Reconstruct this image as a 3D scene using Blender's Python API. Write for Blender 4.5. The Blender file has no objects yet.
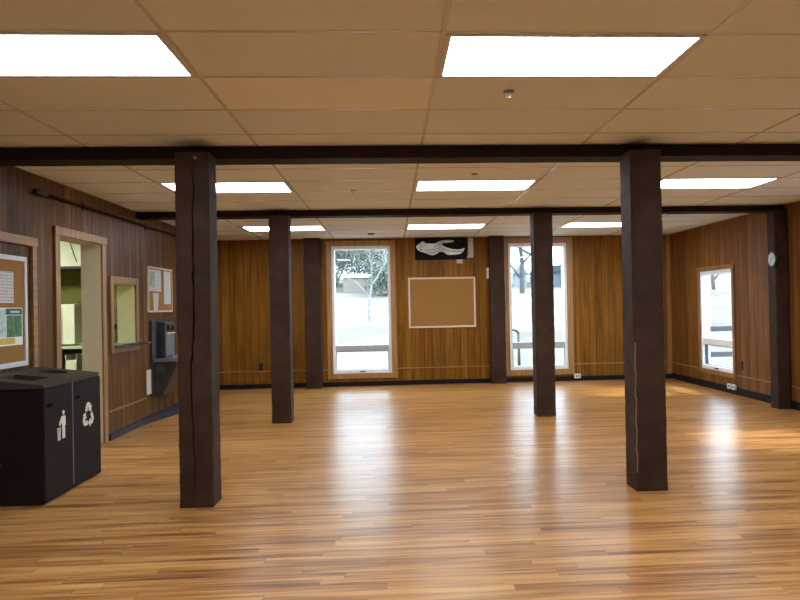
import bpy, bmesh, math, random
from mathutils import Vector, Matrix
random.seed(7)
C = bpy.context.scene.collection
H = 2.60; XL = -3.06; XR = 5.06; YB = 12.42; YF = -3.2
KX = -3.265       # kitchen face of the thick left wall

# ------------------------------------------------------------------ materials
def newmat(name):
    m = bpy.data.materials.new(name); m.use_nodes = True
    nt = m.node_tree; b = nt.nodes['Principled BSDF']
    return m, nt, b
def setp(b, **k):
    for a, v in k.items():
        b.inputs[a.replace('_', ' ')].default_value = v
def col(c): return (c[0], c[1], c[2], 1)
def math_n(nt, op, a, b=None, c=None):
    n = nt.nodes.new('ShaderNodeMath'); n.operation = op
    for i, v in enumerate((a, b, c)):
        if v is None: continue
        if isinstance(v, (int, float)): n.inputs[i].default_value = v
        else: nt.links.new(v, n.inputs[i])
    return n.outputs[0]
def ramp(nt, fac, stops):
    n = nt.nodes.new('ShaderNodeValToRGB'); nt.links.new(fac, n.inputs[0])
    e = n.color_ramp.elements
    while len(e) < len(stops): e.new(0.5)
    for i, (p, c) in enumerate(stops):
        e[i].position = p; e[i].color = col(c)
    return n.outputs[0]
def mix(nt, fac, a, b, mode='MIX'):
    n = nt.nodes.new('ShaderNodeMix'); n.data_type = 'RGBA'; n.blend_type = mode
    for s, v in ((n.inputs[0], fac), (n.inputs[6], a), (n.inputs[7], b)):
        if isinstance(v, (int, float)): s.default_value = v
        elif isinstance(v, tuple): s.default_value = col(v)
        else: nt.links.new(v, s)
    return n.outputs[2]
def coords(nt):
    t = nt.nodes.new('ShaderNodeTexCoord'); s = nt.nodes.new('ShaderNodeSeparateXYZ')
    nt.links.new(t.outputs['Object'], s.inputs[0]); return t.outputs['Object'], s.outputs
def combine(nt, x, y, z):
    n = nt.nodes.new('ShaderNodeCombineXYZ')
    for i, v in enumerate((x, y, z)):
        if isinstance(v, (int, float)): n.inputs[i].default_value = v
        else: nt.links.new(v, n.inputs[i])
    return n.outputs[0]
def noise(nt, vec, scale=5, detail=3, rough=.5):
    n = nt.nodes.new('ShaderNodeTexNoise'); nt.links.new(vec, n.inputs['Vector'])
    n.inputs['Scale'].default_value = scale; n.inputs['Detail'].default_value = detail
    n.inputs['Roughness'].default_value = rough; return n.outputs['Fac']
def white(nt, vec):
    n = nt.nodes.new('ShaderNodeTexWhiteNoise'); n.noise_dimensions = '3D'
    nt.links.new(vec, n.inputs['Vector']); return n.outputs['Value']
def bump(nt, b, h, strength=.3, dist=.005):
    n = nt.nodes.new('ShaderNodeBump'); n.inputs['Strength'].default_value = strength
    n.inputs['Distance'].default_value = dist; nt.links.new(h, n.inputs['Height'])
    nt.links.new(n.outputs[0], b.inputs['Normal'])

def plain(name, c, rough=.5, metal=0.0, var=.12, scale=8, bmp=0, spec=.5):
    m, nt, b = newmat(name)
    o, s = coords(nt); f = noise(nt, o, scale, 4)
    d = tuple(x * (1 - var) for x in c); l = tuple(min(1, x * (1 + var)) for x in c)
    nt.links.new(ramp(nt, f, [(.3, d), (.7, l)]), b.inputs['Base Color'])
    setp(b, Roughness=rough, Metallic=metal); b.inputs['Specular IOR Level'].default_value = spec
    if bmp: bump(nt, b, noise(nt, o, scale * 4, 4), bmp, .003)
    return m
def emis(name, c, s):
    m, nt, b = newmat(name); setp(b, Base_Color=col(c), Roughness=.4)
    b.inputs['Emission Color'].default_value = col(c); b.inputs['Emission Strength'].default_value = s
    return m

def panel(name, axis, dark, mid, light, rough=.4, spec=.12, spread=.26, gk=.6):
    """vertical grooved wood panelling; u runs along the wall"""
    m, nt, b = newmat(name); o, s = coords(nt)
    u = s[axis]; z = s[2]
    # irregular boards: 1.22 m sheets, groove pattern of unequal widths
    sh = math_n(nt, 'FLOOR', math_n(nt, 'DIVIDE', math_n(nt, 'ADD', u, 40), 1.22))
    fr = math_n(nt, 'FRACT', math_n(nt, 'DIVIDE', math_n(nt, 'ADD', u, 40), 1.22))
    acc = 0; idx = None; gr = None
    for p in (0.0, .085, .20, .27, .385, .50, .57, .70, .80, .90):
        g = math_n(nt, 'GREATER_THAN', fr, p)
        idx = g if idx is None else math_n(nt, 'ADD', idx, g)
        d = math_n(nt, 'LESS_THAN', math_n(nt, 'ABSOLUTE', math_n(nt, 'SUBTRACT', fr, p)), .0042)
        gr = d if gr is None else math_n(nt, 'MAXIMUM', gr, d)
    r = white(nt, combine(nt, idx, sh, 3.0))
    g1 = noise(nt, combine(nt, math_n(nt, 'MULTIPLY', u, 38), math_n(nt, 'MULTIPLY', idx, 3.3), math_n(nt, 'MULTIPLY', z, 1.6)), 1, 5, .6)
    g2 = noise(nt, combine(nt, math_n(nt, 'MULTIPLY', u, 9), math_n(nt, 'MULTIPLY', idx, 7.1), math_n(nt, 'MULTIPLY', z, 1.1)), 1, 2)
    f = math_n(nt, 'ADD', math_n(nt, 'MULTIPLY', g1, .55), math_n(nt, 'MULTIPLY', g2, .45))
    f = math_n(nt, 'ADD', f, math_n(nt, 'MULTIPLY', math_n(nt, 'SUBTRACT', r, .5), .15))
    c = ramp(nt, f, [(.5 - spread, dark), (.5, mid), (.5 + spread * 1.1, light)])
    kn = noise(nt, combine(nt, math_n(nt, 'MULTIPLY', u, 14), 0, math_n(nt, 'MULTIPLY', z, 9)), 1, 1)
    c = mix(nt, math_n(nt, 'MULTIPLY', math_n(nt, 'GREATER_THAN', kn, .80), .7), c, tuple(x * .3 for x in dark))
    c = mix(nt, math_n(nt, 'MULTIPLY', gr, gk), c, tuple(x * .25 for x in dark))
    nt.links.new(c, b.inputs['Base Color']); setp(b, Roughness=rough); b.inputs['Specular IOR Level'].default_value = spec
    bump(nt, b, math_n(nt, 'SUBTRACT', math_n(nt, 'MULTIPLY', g1, .25), gr), .5, .004)
    return m

def wood(name, dark, light, axis=2, rough=.4, k=30):
    m, nt, b = newmat(name); o, s = coords(nt)
    v = [math_n(nt, 'MULTIPLY', s[i], 1.5 if i == axis else k) for i in range(3)]
    f = noise(nt, combine(nt, *v), 1, 4, .6)
    nt.links.new(ramp(nt, f, [(.3, dark), (.7, light)]), b.inputs['Base Color'])
    setp(b, Roughness=rough); bump(nt, b, f, .2, .002)
    return m

def floor_mat():
    m, nt, b = newmat('strip_floor_wood'); o, s = coords(nt)
    x, y = s[0], s[1]; W = .085
    row = math_n(nt, 'FLOOR', math_n(nt, 'DIVIDE', math_n(nt, 'ADD', y, 50), W))
    off = math_n(nt, 'MULTIPLY', white(nt, combine(nt, row, 1.0, 2.0)), 1.9)
    L = math_n(nt, 'DIVIDE', math_n(nt, 'ADD', math_n(nt, 'ADD', x, 50), off), 1.22)
    pid = math_n(nt, 'FLOOR', L)
    r = white(nt, combine(nt, row, pid, 7.0)); r2 = white(nt, combine(nt, pid, row, 11.0))
    g = noise(nt, combine(nt, math_n(nt, 'ADD', math_n(nt, 'MULTIPLY', x, 1.5), math_n(nt, 'MULTIPLY', r, 30)), math_n(nt, 'MULTIPLY', y, 42), math_n(nt, 'MULTIPLY', r2, 9)), 1, 4, .6)
    g2 = noise(nt, combine(nt, math_n(nt, 'ADD', math_n(nt, 'MULTIPLY', x, 1.1), math_n(nt, 'MULTIPLY', r2, 30)), math_n(nt, 'MULTIPLY', y, 15), math_n(nt, 'MULTIPLY', r, 9)), 1, 2, .5)
    f = math_n(nt, 'ADD', math_n(nt, 'MULTIPLY', g, .5), math_n(nt, 'MULTIPLY', g2, .5))
    f = math_n(nt, 'ADD', f, math_n(nt, 'MULTIPLY', math_n(nt, 'SUBTRACT', r, .5), .10))
    c = ramp(nt, f, [(.35, (.165, .060, .018)), (.45, (.315, .133, .038)), (.54, (.46, .222, .068)), (.66, (.58, .31, .108))])
    fy = math_n(nt, 'FRACT', math_n(nt, 'DIVIDE', math_n(nt, 'ADD', y, 50), W)); fx = math_n(nt, 'FRACT', L)
    j = math_n(nt, 'MAXIMUM', math_n(nt, 'LESS_THAN', fy, .03), math_n(nt, 'LESS_THAN', fx, .0025))
    c = mix(nt, math_n(nt, 'MULTIPLY', j, .45), c, (.09, .035, .01))
    nt.links.new(c, b.inputs['Base Color'])
    setp(b, Roughness=.30)
    nt.links.new(math_n(nt, 'ADD', .25, math_n(nt, 'MULTIPLY', g, .08)), b.inputs['Roughness'])
    b.inputs['Specular IOR Level'].default_value = .16
    bump(nt, b, math_n(nt, 'SUBTRACT', math_n(nt, 'MULTIPLY', g, .5), j), .05, .003)
    return m

def tile_mat():
    m, nt, b = newmat('ceiling_tile'); o, s = coords(nt)
    ix = math_n(nt, 'FLOOR', math_n(nt, 'DIVIDE', math_n(nt, 'SUBTRACT', s[0], GX - 12.2), 1.22))
    iy = math_n(nt, 'FLOOR', math_n(nt, 'DIVIDE', math_n(nt, 'SUBTRACT', s[1], GY - 12.2), .61))
    r = white(nt, combine(nt, ix, iy, 5.0))
    c = ramp(nt, r, [(0, (.80, .88, .97)), (1, (.85, .93, 1.0))])
    # one replaced, pinker tile
    new = math_n(nt, 'MULTIPLY', math_n(nt, 'COMPARE', ix, 10, .1), math_n(nt, 'COMPARE', iy, 21, .1))
    c = mix(nt, new, c, (.99, .985, 1.0))
    n = noise(nt, o, 140, 3); n2 = noise(nt, o, 2.2, 3)
    c = mix(nt, .12, c, ramp(nt, n2, [(.3, (.76, .82, .90)), (.7, (.86, .93, 1.0))]))
    pits = math_n(nt, 'LESS_THAN', noise(nt, o, 90, 2), .36)
    c = mix(nt, math_n(nt, 'MULTIPLY', pits, .12), c, (.3, .25, .2))
    nt.links.new(c, b.inputs['Base Color']); setp(b, Roughness=.75)
    b.inputs['Specular IOR Level'].default_value = .3
    bump(nt, b, n, .15, .002); return m

GX = -.963; GY = 3.095
M = {}
M['floor'] = floor_mat(); M['tile'] = tile_mat()
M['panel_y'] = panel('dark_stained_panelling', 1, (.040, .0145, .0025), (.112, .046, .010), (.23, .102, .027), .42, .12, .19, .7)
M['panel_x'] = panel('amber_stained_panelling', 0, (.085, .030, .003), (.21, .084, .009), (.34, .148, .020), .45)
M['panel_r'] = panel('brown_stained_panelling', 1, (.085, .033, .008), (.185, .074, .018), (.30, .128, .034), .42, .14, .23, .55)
M['post'] = plain('dark_brown_painted_timber', (.048, .025, .016), .6, 0, .3, 6, .5, .10)
M['beam'] = plain('very_dark_brown_beam_paint', (.020, .010, .007), .6, 0, .3, 6, .4, .15)
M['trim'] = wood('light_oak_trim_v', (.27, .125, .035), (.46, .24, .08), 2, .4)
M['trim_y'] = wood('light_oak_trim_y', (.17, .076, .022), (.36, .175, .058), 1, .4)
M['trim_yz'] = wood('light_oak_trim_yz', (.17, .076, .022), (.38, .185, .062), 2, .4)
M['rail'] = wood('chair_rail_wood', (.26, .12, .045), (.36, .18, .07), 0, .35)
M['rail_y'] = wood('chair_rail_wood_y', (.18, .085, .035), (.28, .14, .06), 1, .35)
M['base'] = plain('dark_rubber_skirting', (.012, .008, .007), .6, 0, .1, 8, 0, .15)
M['bluebase'] = plain('slate_blue_rubber_skirting', (.028, .030, .046), .5, 0, .1, 8, 0, .2)
M['vinyl'] = plain('white_vinyl', (.84, .85, .86), .35, 0, .04)
M['vinylgrey'] = plain('grey_vinyl', (.42, .44, .45), .4, 0, .05)
M['black'] = plain('black_plastic', (.012, .012, .013), .4)
M['white'] = plain('white_plastic', (.75, .74, .72), .4, 0, .04)
M['tbar'] = plain('painted_metal_grid', (.70, .72, .74), .25, .0, .04)
M['lightframe'] = plain('white_enamel_frame', (.66, .66, .68), .6, 0, .03)
M['diffuser'] = emis('lit_diffuser', (.82, .92, 1), 20.5)
M['kdiffuser'] = emis('kitchen_lit_diffuser', (.95, 1, .75), 40)
M['cork'] = plain('cork', (.29, .135, .026), .85, 0, .10, 60, .2)
M['corkframe'] = plain('pale_cork_board_frame', (.62, .50, .36), .4, 0, .06)
M['cream'] = plain('cream_painted_plaster', (.66, .56, .38), .6, 0, .04)
M['kcream'] = plain('pale_yellow_painted_plaster', (.70, .66, .34), .6, 0, .04)
M['olive'] = plain('olive_painted_wall', (.20, .19, .03), .6, 0, .08)
M['kwhite'] = plain('kitchen_white_paint', (.82, .82, .74), .6, 0, .05)
M['kfloor'] = plain('kitchen_vinyl_floor', (.35, .33, .25), .5)
M['binside'] = plain('black_bin_laminate', (.013, .007, .006), .55, 0, .2, 8, 0, .2)
M['bindoor'] = plain('charcoal_brown_bin_door', (.022, .016, .017), .6, 0, .15, 8, 0, .06)
M['bintop'] = plain('brown_bin_top', (.050, .037, .027), .5, 0, .2, 8, 0, .12)
M['seam'] = plain('grey_metal_edge', (.22, .20, .20), .35, .5)
M['latch'] = plain('matt_black_latch', (.004, .004, .004), .8, 0, .1, 8, 0, .02)
M['symbol'] = plain('ivory_symbol_vinyl', (.72, .69, .60), .5, 0, .03)
M['steel'] = plain('dull_steel', (.34, .40, .46), .3, .7, .1)
M['darksteel'] = plain('dark_grey_steel', (.045, .045, .045), .4, .3, .2)
M['pipe'] = plain('dark_painted_pipe', (.02, .010, .006), .6, 0, .1, 8, 0, .1)
M['signblack'] = plain('black_sign_board', (.008, .009, .009), .7, 0, .1, 8, 0, .08)
M['relief'] = plain('pale_grey_green_paint', (.66, .72, .69), .6, 0, .35, 5)
M['clockface'] = plain('pale_clock_face', (.50, .56, .54), .35, 0, .05)
M['kgreen'] = plain('dark_green_board', (.02, .09, .035), .5)
M['counter'] = plain('pale_laminate', (.62, .66, .55), .3, 0, .05)
M['shelfdark'] = plain('olive_brown_shelf', (.09, .085, .03), .6)

def paper_mat(name, base, ink, scale, thr=.55, bands=None):
    m, nt, b = newmat(name); o, s = coords(nt)
    z = s[2]; y = s[1]
    line = math_n(nt, 'GREATER_THAN', math_n(nt, 'FRACT', math_n(nt, 'MULTIPLY', z, scale)), thr)
    brk = math_n(nt, 'GREATER_THAN', noise(nt, combine(nt, math_n(nt, 'MULTIPLY', y, 60), 0, math_n(nt, 'FLOOR', math_n(nt, 'MULTIPLY', z, scale))), 1, 1), .45)
    c = mix(nt, math_n(nt, 'MULTIPLY', math_n(nt, 'MULTIPLY', line, brk), .7), base, ink)
    nt.links.new(c, b.inputs['Base Color']); setp(b, Roughness=.6); return m
M['paper'] = paper_mat('printed_paper', (.60, .58, .57), (.22, .22, .25), 40)
M['paper_pic'] = plain('picture_print', (.28, .33, .33), .5, 0, .6, 14)
M['poster_green'] = plain('green_poster_print', (.035, .16, .055), .4, 0, .7, 22)
M['poster_pale'] = plain('pale_poster_print', (.45, .58, .55), .4, 0, .3, 20)
M['poster_yellow'] = plain('yellow_poster_band', (.60, .42, .05), .4)
M['darkgreen'] = plain('dark_green_heading', (.012, .05, .035), .4)

mg, nt, b = newmat('window_glass')
nt.nodes.remove(b); out = nt.nodes['Material Output']
tr = nt.nodes.new('ShaderNodeBsdfTransparent'); tr.inputs[0].default_value = (.94, .97, .97, 1)
gl = nt.nodes.new('ShaderNodeBsdfGlossy'); gl.inputs['Roughness'].default_value = .02
fr = nt.nodes.new('ShaderNodeFresnel'); fr.inputs[0].default_value = 1.45
gm_ = nt.nodes.new('ShaderNodeNewGeometry')   # same reflectance on both faces of the thin pane
nt.links.new(math_n(nt, 'ADD', 1.45, math_n(nt, 'MULTIPLY', gm_.outputs['Backfacing'], 1 / 1.45 - 1.45)), fr.inputs[0])
mx = nt.nodes.new('ShaderNodeMixShader'); nt.links.new(fr.outputs[0], mx.inputs[0])
nt.links.new(tr.outputs[0], mx.inputs[1]); nt.links.new(gl.outputs[0], mx.inputs[2]); nt.links.new(mx.outputs[0], out.inputs[0])
M['glass'] = mg

# ------------------------------------------------------------------ mesh builder
class MB:
    def __init__(s): s.bm = bmesh.new()
    def box(s, x0, x1, y0, y1, z0, z1, bev=0):
        x0, x1 = sorted((x0, x1)); y0, y1 = sorted((y0, y1)); z0, z1 = sorted((z0, z1))
        t = bmesh.new()
        v = [t.verts.new((x, y, z)) for x in (x0, x1) for y in (y0, y1) for z in (z0, z1)]
        for f in ((0, 1, 3, 2), (4, 6, 7, 5), (0, 4, 5, 1), (2, 3, 7, 6), (0, 2, 6, 4), (1, 5, 7, 3)):
            t.faces.new([v[i] for i in f])
        if bev: bmesh.ops.bevel(t, geom=t.edges[:], offset=bev, segments=2, affect='EDGES', profile=.6)
        s.merge(t); return s
    def merge(s, t, mat=None):
        if mat is not None: bmesh.ops.transform(t, matrix=mat, verts=t.verts)
        me = bpy.data.meshes.new('tmp'); t.to_mesh(me); t.free(); s.bm.from_mesh(me); bpy.data.meshes.remove(me)
    def prism(s, pts, axis, a0, a1):
        """extrude a 2D outline along axis 0/1/2; pts are the other two coordinates in order"""
        def P(p, a):
            q = list(p); q.insert(axis, a); return q
        A = [s.bm.verts.new(P(p, a0)) for p in pts]; B = [s.bm.verts.new(P(p, a1)) for p in pts]
        n = len(pts)
        s.bm.faces.new(A); s.bm.faces.new(B[::-1])
        for i in range(n): s.bm.faces.new((A[i], A[(i + 1) % n], B[(i + 1) % n], B[i]))
        return s
    def tube(s, p0, p1, r0, r1=None, n=12, cap=True):
        r1 = r0 if r1 is None else r1
        p0 = Vector(p0); p1 = Vector(p1); d = (p1 - p0).normalized()
        u = d.orthogonal().normalized(); w = d.cross(u)
        A = []; B = []
        for i in range(n):
            a = 2 * math.pi * i / n; o = u * math.cos(a) + w * math.sin(a)
            A.append(s.bm.verts.new(p0 + o * r0)); B.append(s.bm.verts.new(p1 + o * r1))
        for i in range(n): s.bm.faces.new((A[i], A[(i + 1) % n], B[(i + 1) % n], B[i]))
        if cap: s.bm.faces.new(A[::-1]); s.bm.faces.new(B)
        return s
    def lathe(s, c, axis, prof, n=24):
        """prof: list of (radius, offset along axis)"""
        ax = Vector(axis).normalized(); u = ax.orthogonal().normalized(); w = ax.cross(u); c = Vector(c)
        rings = []
        for r, h in prof:
            rings.append([s.bm.verts.new(c + ax * h + (u * math.cos(2 * math.pi * i / n) + w * math.sin(2 * math.pi * i / n)) * max(r, 1e-4)) for i in range(n)])
        for a, b2 in zip(rings, rings[1:]):
            for i in range(n): s.bm.faces.new((a[i], a[(i + 1) % n], b2[(i + 1) % n], b2[i]))
        s.bm.faces.new(rings[0][::-1]); s.bm.faces.new(rings[-1]); return s
    def build(s, name, mat, parent=None, smooth=False):
        bmesh.ops.recalc_face_normals(s.bm, faces=s.bm.faces[:])
        me = bpy.data.meshes.new(name)
        if parent is not None:
            off = world_loc(parent)
            bmesh.ops.translate(s.bm, verts=s.bm.verts[:], vec=-off)
        s.bm.to_mesh(me); s.bm.free()
        for m in (mat if isinstance(mat, list) else [mat]): me.materials.append(m)
        if smooth:
            for p in me.polygons: p.use_smooth = True
        o = bpy.data.objects.new(name, me); C.objects.link(o)
        if parent is not None: o.parent = parent
        return o
def world_loc(o):
    v = Vector((0, 0, 0))
    while o is not None:
        v += o.location; o = o.parent
    return v
def box(x0, x1, y0, y1, z0, z1, bev=0): return MB().box(x0, x1, y0, y1, z0, z1, bev)
def empty(name, loc):
    o = bpy.data.objects.new(name, None); C.objects.link(o); o.location = loc; o.empty_display_size = .1; return o
def thing(o, label, cat, group=None):
    o['label'] = label; o['category'] = cat
    if group: o['group'] = group
    return o
def struct(o, label=None, cat=None):
    o['kind'] = 'structure'
    if label: o['label'] = label
    if cat: o['category'] = cat
    return o
def copy_tree(o, parent=None):
    c = o.copy(); C.objects.link(c)
    if parent is not None: c.parent = parent
    for ch in list(o.children): copy_tree(ch, c)
    return c

# ------------------------------------------------------------------ room shell
def wall_with_holes(mb, axis, a0, a1, b0, b1, z0, z1, holes):
    """wall of thickness a0..a1 on `axis`, running b0..b1 on the other, holes (b0,b1,z0,z1)"""
    def bx(u0, u1, w0, w1):
        if u1 - u0 < 1e-4 or w1 - w0 < 1e-4: return
        if axis == 0: mb.box(a0, a1, u0, u1, w0, w1)
        else: mb.box(u0, u1, a0, a1, w0, w1)
    cur = b0
    for h in sorted(holes):
        bx(cur, h[0], z0, z1); bx(h[0], h[1], z0, h[2]); bx(h[0], h[1], h[3], z1); cur = h[1]
    bx(cur, b1, z0, z1); return mb
DOOR = (6.67, 7.665, 0, 2.125); HATCH = (7.915, 8.64, 1.0, 1.725)
W1 = (-1.02, .01, .225, 2.465); W2 = (2.115, 3.165, .215, 2.475); W3 = (10.11, 11.2, .295, 1.86); W5 = (6.15, 7.24, .295, 1.86)
struct(box(KX, XR + .2, YF - .2, YB + .2, -.12, 0).build('floor', M['floor']), 'shiny orange-brown strip wood floor of the hall', 'floor')
struct(box(KX, XR + .2, YF - .2, YB + .2, H, H + .1).build('ceiling', M['tile']), 'suspended ceiling of pale beige rectangular tiles', 'ceiling')
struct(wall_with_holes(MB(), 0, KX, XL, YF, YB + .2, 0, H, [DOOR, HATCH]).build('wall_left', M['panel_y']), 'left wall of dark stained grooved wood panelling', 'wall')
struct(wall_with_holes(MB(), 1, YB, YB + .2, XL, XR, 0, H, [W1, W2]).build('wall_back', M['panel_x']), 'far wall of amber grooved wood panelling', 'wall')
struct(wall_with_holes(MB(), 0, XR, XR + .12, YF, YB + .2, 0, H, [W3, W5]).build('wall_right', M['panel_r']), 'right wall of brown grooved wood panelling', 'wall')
struct(box(XL, XR, YF - .2, YF, 0, H).build('wall_front', M['panel_x']), 'panelled wall behind the viewer', 'wall')

# suspended grid of metal T-bars
g = MB(); k = -3
while GX + 1.22 * k < XR:
    x = GX + 1.22 * k
    if x > XL: g.box(x - .010, x + .010, YF, YB, H - .0045, H + .001)
    k += 1
k = -11
while GY + .61 * k < YB:
    y = GY + .61 * k
    if y > YF: g.box(XL, XR, y - .011, y + .009, H - .0022, H + .001)
    k += 1
g.box(XL, XL + .02, YF, YB, H - .005, H).box(XR - .02, XR, YF, YB, H - .005, H).box(XL, XR, YB - .02, YB, H - .005, H)
struct(g.build('trim_1', M['tbar']), 'thin metal grid bars between the ceiling tiles', 'trim')

# skirtings and rails
struct(box(XL, XR, YB - .02, YB, 0, .08).build('baseboard_back', M['base']), 'dark skirting along the far wall', 'skirting')
struct(box(XR - .025, XR, YF, YB - .02, 0, .1).build('baseboard_right', M['base']), 'dark skirting along the right wall', 'skirting')
b_ = MB()
b_.prism([(XL, 7.775), (XL + .03, 7.775), (XL + .035, 8.75), (-2.954, 9.15), (-2.87, 9.6), (-2.87, 10.5), (XL, 10.5)], 2, 0, .07)
b_.box(XL, XL + .03, 10.5, YB - .02, 0, .07); b_.box(XL, XL + .03, YF, 6.59, 0, .07)
struct(b_.build('baseboard_left', M['bluebase']), 'slate blue skirting along the left wall, widening under the fountain', 'skirting')
struct(MB().box(XL, -1.1, YB - .014, YB, .288, .306).box(.11, 2.03, YB - .014, YB, .288, .306).box(3.28, XR, YB - .014, YB, .288, .306).build('trim_2', M['rail']), 'thin low wooden rail on the far wall', 'trim')
struct(MB().box(XR - .014, XR, YF, 6.07, .27, .29).box(XR - .014, XR, 7.32, 10.02, .27, .29).box(XR - .014, XR, 11.3, YB, .27, .29).build('trim_3', M['rail_y']), 'thin low wooden rail on the right wall', 'trim')
struct(MB().box(XL, XL + .014, 7.775, 8.95, .297, .315).box(XL, XL + .014, 10.25, YB, .297, .315).build('trim_4', M['rail_y']), 'thin low wooden rail on the left wall', 'trim')
struct(MB().box(XR - .075, XR, YB - .02, YB, .08, H - .01).build('trim_5', M['trim']), 'light wooden corner strip in the far right corner', 'trim')

# ------------------------------------------------------------------ windows
def window(name, axis, plane, sgn, hole, label, trim_mat, trim_w=.09, crank=True):
    """sgn: direction from the inner wall face to outdoors; u along the wall"""
    u0, u1, z0, z1 = hole
    mid = (u0 + u1) / 2
    base = (mid, plane, z0) if axis == 1 else (plane, mid, z0)
    w = struct(empty(name, base), label, 'window')
    def bx(mb, a0, a1, d0, d1, zz0, zz1, bev=0):
        if axis == 1: mb.box(a0, a1, plane + sgn * d0, plane + sgn * d1, zz0, zz1, bev)
        else: mb.box(plane + sgn * d0, plane + sgn * d1, a0, a1, zz0, zz1, bev)
        return mb
    t = MB(); e = trim_w
    bx(t, u0 - e, u0, -.022, 0, z0 - e, z1 + e, .004); bx(t, u1, u1 + e, -.022, 0, z0 - e, z1 + e, .004)
    bx(t, u0, u1, -.022, 0, z1, z1 + e, .004); bx(t, u0, u1, -.026, 0, z0 - e, z0, .004)
    t.build('casing', trim_mat, w)
    f = .048; zt0 = z0 + (.385 if axis == 1 else .385); zt1 = zt0 + .105
    r = MB()
    bx(r, u0, u0 + f, -.001, .215 if axis == 1 else .125, z0, z1, .004); bx(r, u1 - f, u1, -.001, .215 if axis == 1 else .125, z0, z1, .004)
    bx(r, u0 + f, u1 - f, -.001, .215 if axis == 1 else .125, z1 - f - .01, z1, .004); bx(r, u0 + f, u1 - f, -.001, .215 if axis == 1 else .125, z0, z0 + .06, .004)
    r.build('window_frame', M['vinyl'], w)
    bx(MB(), u0 + f, u1 - f, .02, .12, zt0, zt1, .006).build('transom', M['vinylgrey'] if axis == 1 else M['vinyl'], w)
    s = MB(); q = .018   # awning sash with dark gasket
    bx(s, u0 + f, u0 + f + q, .04, .09, z0 + .06, zt0); bx(s, u1 - f - q, u1 - f, .04, .09, z0 + .06, zt0)
    bx(s, u0 + f + q, u1 - f - q, .04, .09, z0 + .06, z0 + .06 + q * .6); bx(s, u0 + f + q, u1 - f - q, .04, .09, zt0 - q * .6, zt0)
    s.build('lower_sash', M['vinylgrey'] if axis == 1 else M['darksteel'], w)
    bx(MB(), u0 + f, u1 - f, .07, .076, zt1, z1 - f - .01).build('pane', M['glass'], w)
    bx(MB(), u0 + f + q, u1 - f - q, .06, .066, z0 + .07, zt0 - .01).build('pane', M['glass'], w)
    c = MB(); bx(c, mid - .045, mid + .045, -.02, .006, z0 + .022, z0 + .042, .004); bx(c, mid - .012, mid + .055, -.035, -.02, z0 + .03, z0 + .042, .003)
    cr = c.build('crank_handle', M['black'], w); cr['label'] = 'black crank handle'
    return w
window('window_1', 1, YB, 1, W1, 'tall white framed window left of the cork board on the far wall', M['trim'])
window('window_2', 1, YB, 1, W2, 'tall white framed window right of the cork board on the far wall', M['trim'], .1)
window('window_3', 0, XR, 1, W3, 'white framed window in the right wall', M['trim_yz'], .065)

window('window_5', 0, XR, 1, W5, 'white framed window in the right wall, outside the right picture edge', M['trim_yz'], .065)
# ------------------------------------------------------------------ doorway and serving hatch in the left wall
d = struct(empty('door_1', (XL, 7.17, 0)), 'open kitchen doorway with worn oak casing in the left wall', 'doorway')
c = MB(); o0 = XL; o1 = XL + .022
c.box(o0, o1, 6.6, 6.69, 0, 2.165, .004).box(o0, o1, 7.645, 7.735, 0, 2.15, .004).box(o0, o1 + .006, 6.59, 7.765, 2.105, 2.185, .006)
c.build('casing', M['trim_yz'], d)
c = MB(); c.box(KX, XL, 7.645, 7.665, 0, 2.125).box(KX, XL, 6.67, 6.69, 0, 2.125).box(KX, XL, 6.69, 7.645, 2.105, 2.125)
c.build('jamb_lining', M['cream'], d)['label'] = 'cream painted jamb lining'
w = struct(empty('window_4', (XL, 8.28, 1.0)), 'small serving hatch with oak casing beside the kitchen doorway', 'hatch')
c = MB(); c.box(o0, o1, 7.86, 7.935, .93, 1.78, .004).box(o0, o1, 8.62, 8.7, .93, 1.78, .004).box(o0, o1, 7.935, 8.62, 1.705, 1.78, .004).box(o0, o1, 7.935, 8.62, .93, 1.0, .004)
c.build('casing', M['trim_yz'], w)
c = MB(); c.box(KX, XL, 8.62, 8.64, 1.0, 1.725).box(KX, XL, 7.915, 7.935, 1.0, 1.725).box(KX, XL, 7.935, 8.62, 1.705, 1.725)
c.build('jamb_lining', M['kcream'], w)['label'] = 'pale yellow painted jamb lining'
c = MB(); c.box(KX, XL + .16, 7.935, 8.62, 1.0, 1.018, .004).box(XL + .022, XL + .16, 7.93, 8.70, 1.0, 1.018, .004)
c.build('counter_shelf', M['steel'], w)['label'] = 'grey metal counter shelf'

# ------------------------------------------------------------------ kitchen beyond the left wall
KY0, KY1, KW = 5.6, 10.7, -7.0
struct(box(KW, KX, KY0, KY1, -.12, 0).build('floor_kitchen', M['kfloor']), 'pale kitchen floor beyond the doorway', 'floor')
struct(box(KW, KX, KY0, KY1, H, H + .1).build('ceiling_kitchen', M['kwhite']), 'white kitchen ceiling', 'ceiling')
struct(box(KW, KX, KY1, KY1 + .1, -.12, H).build('wall_kitchen_back', M['olive']), 'olive green kitchen wall', 'wall')
struct(box(KW, KX, KY0 - .1, KY0, -.12, H).build('wall_kitchen_front', M['olive']), 'olive green kitchen wall near the viewer', 'wall')
struct(box(KW - .1, KW, KY0 - .1, KY1 + .1, -.12, H).build('wall_kitchen_left', M['olive']), 'olive green outer kitchen wall', 'wall')
s_ = MB().box(-6.9, -3.45, 10.1, 10.7, 2.035, H).build('trim_6', M['kwhite']); struct(s_, 'white soffit high on the kitchen wall', 'trim')
struct(box(-6.9, -3.45, 10.08, 10.7, 2.00, 2.035).build('trim_7', M['black']), 'dark edge under the white kitchen soffit', 'trim')
t = empty('power_cable', (-4.45, 10.09, 2.1))
thing(t, 'thin dark cable hanging across the white soffit in the kitchen', 'cable')
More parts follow.
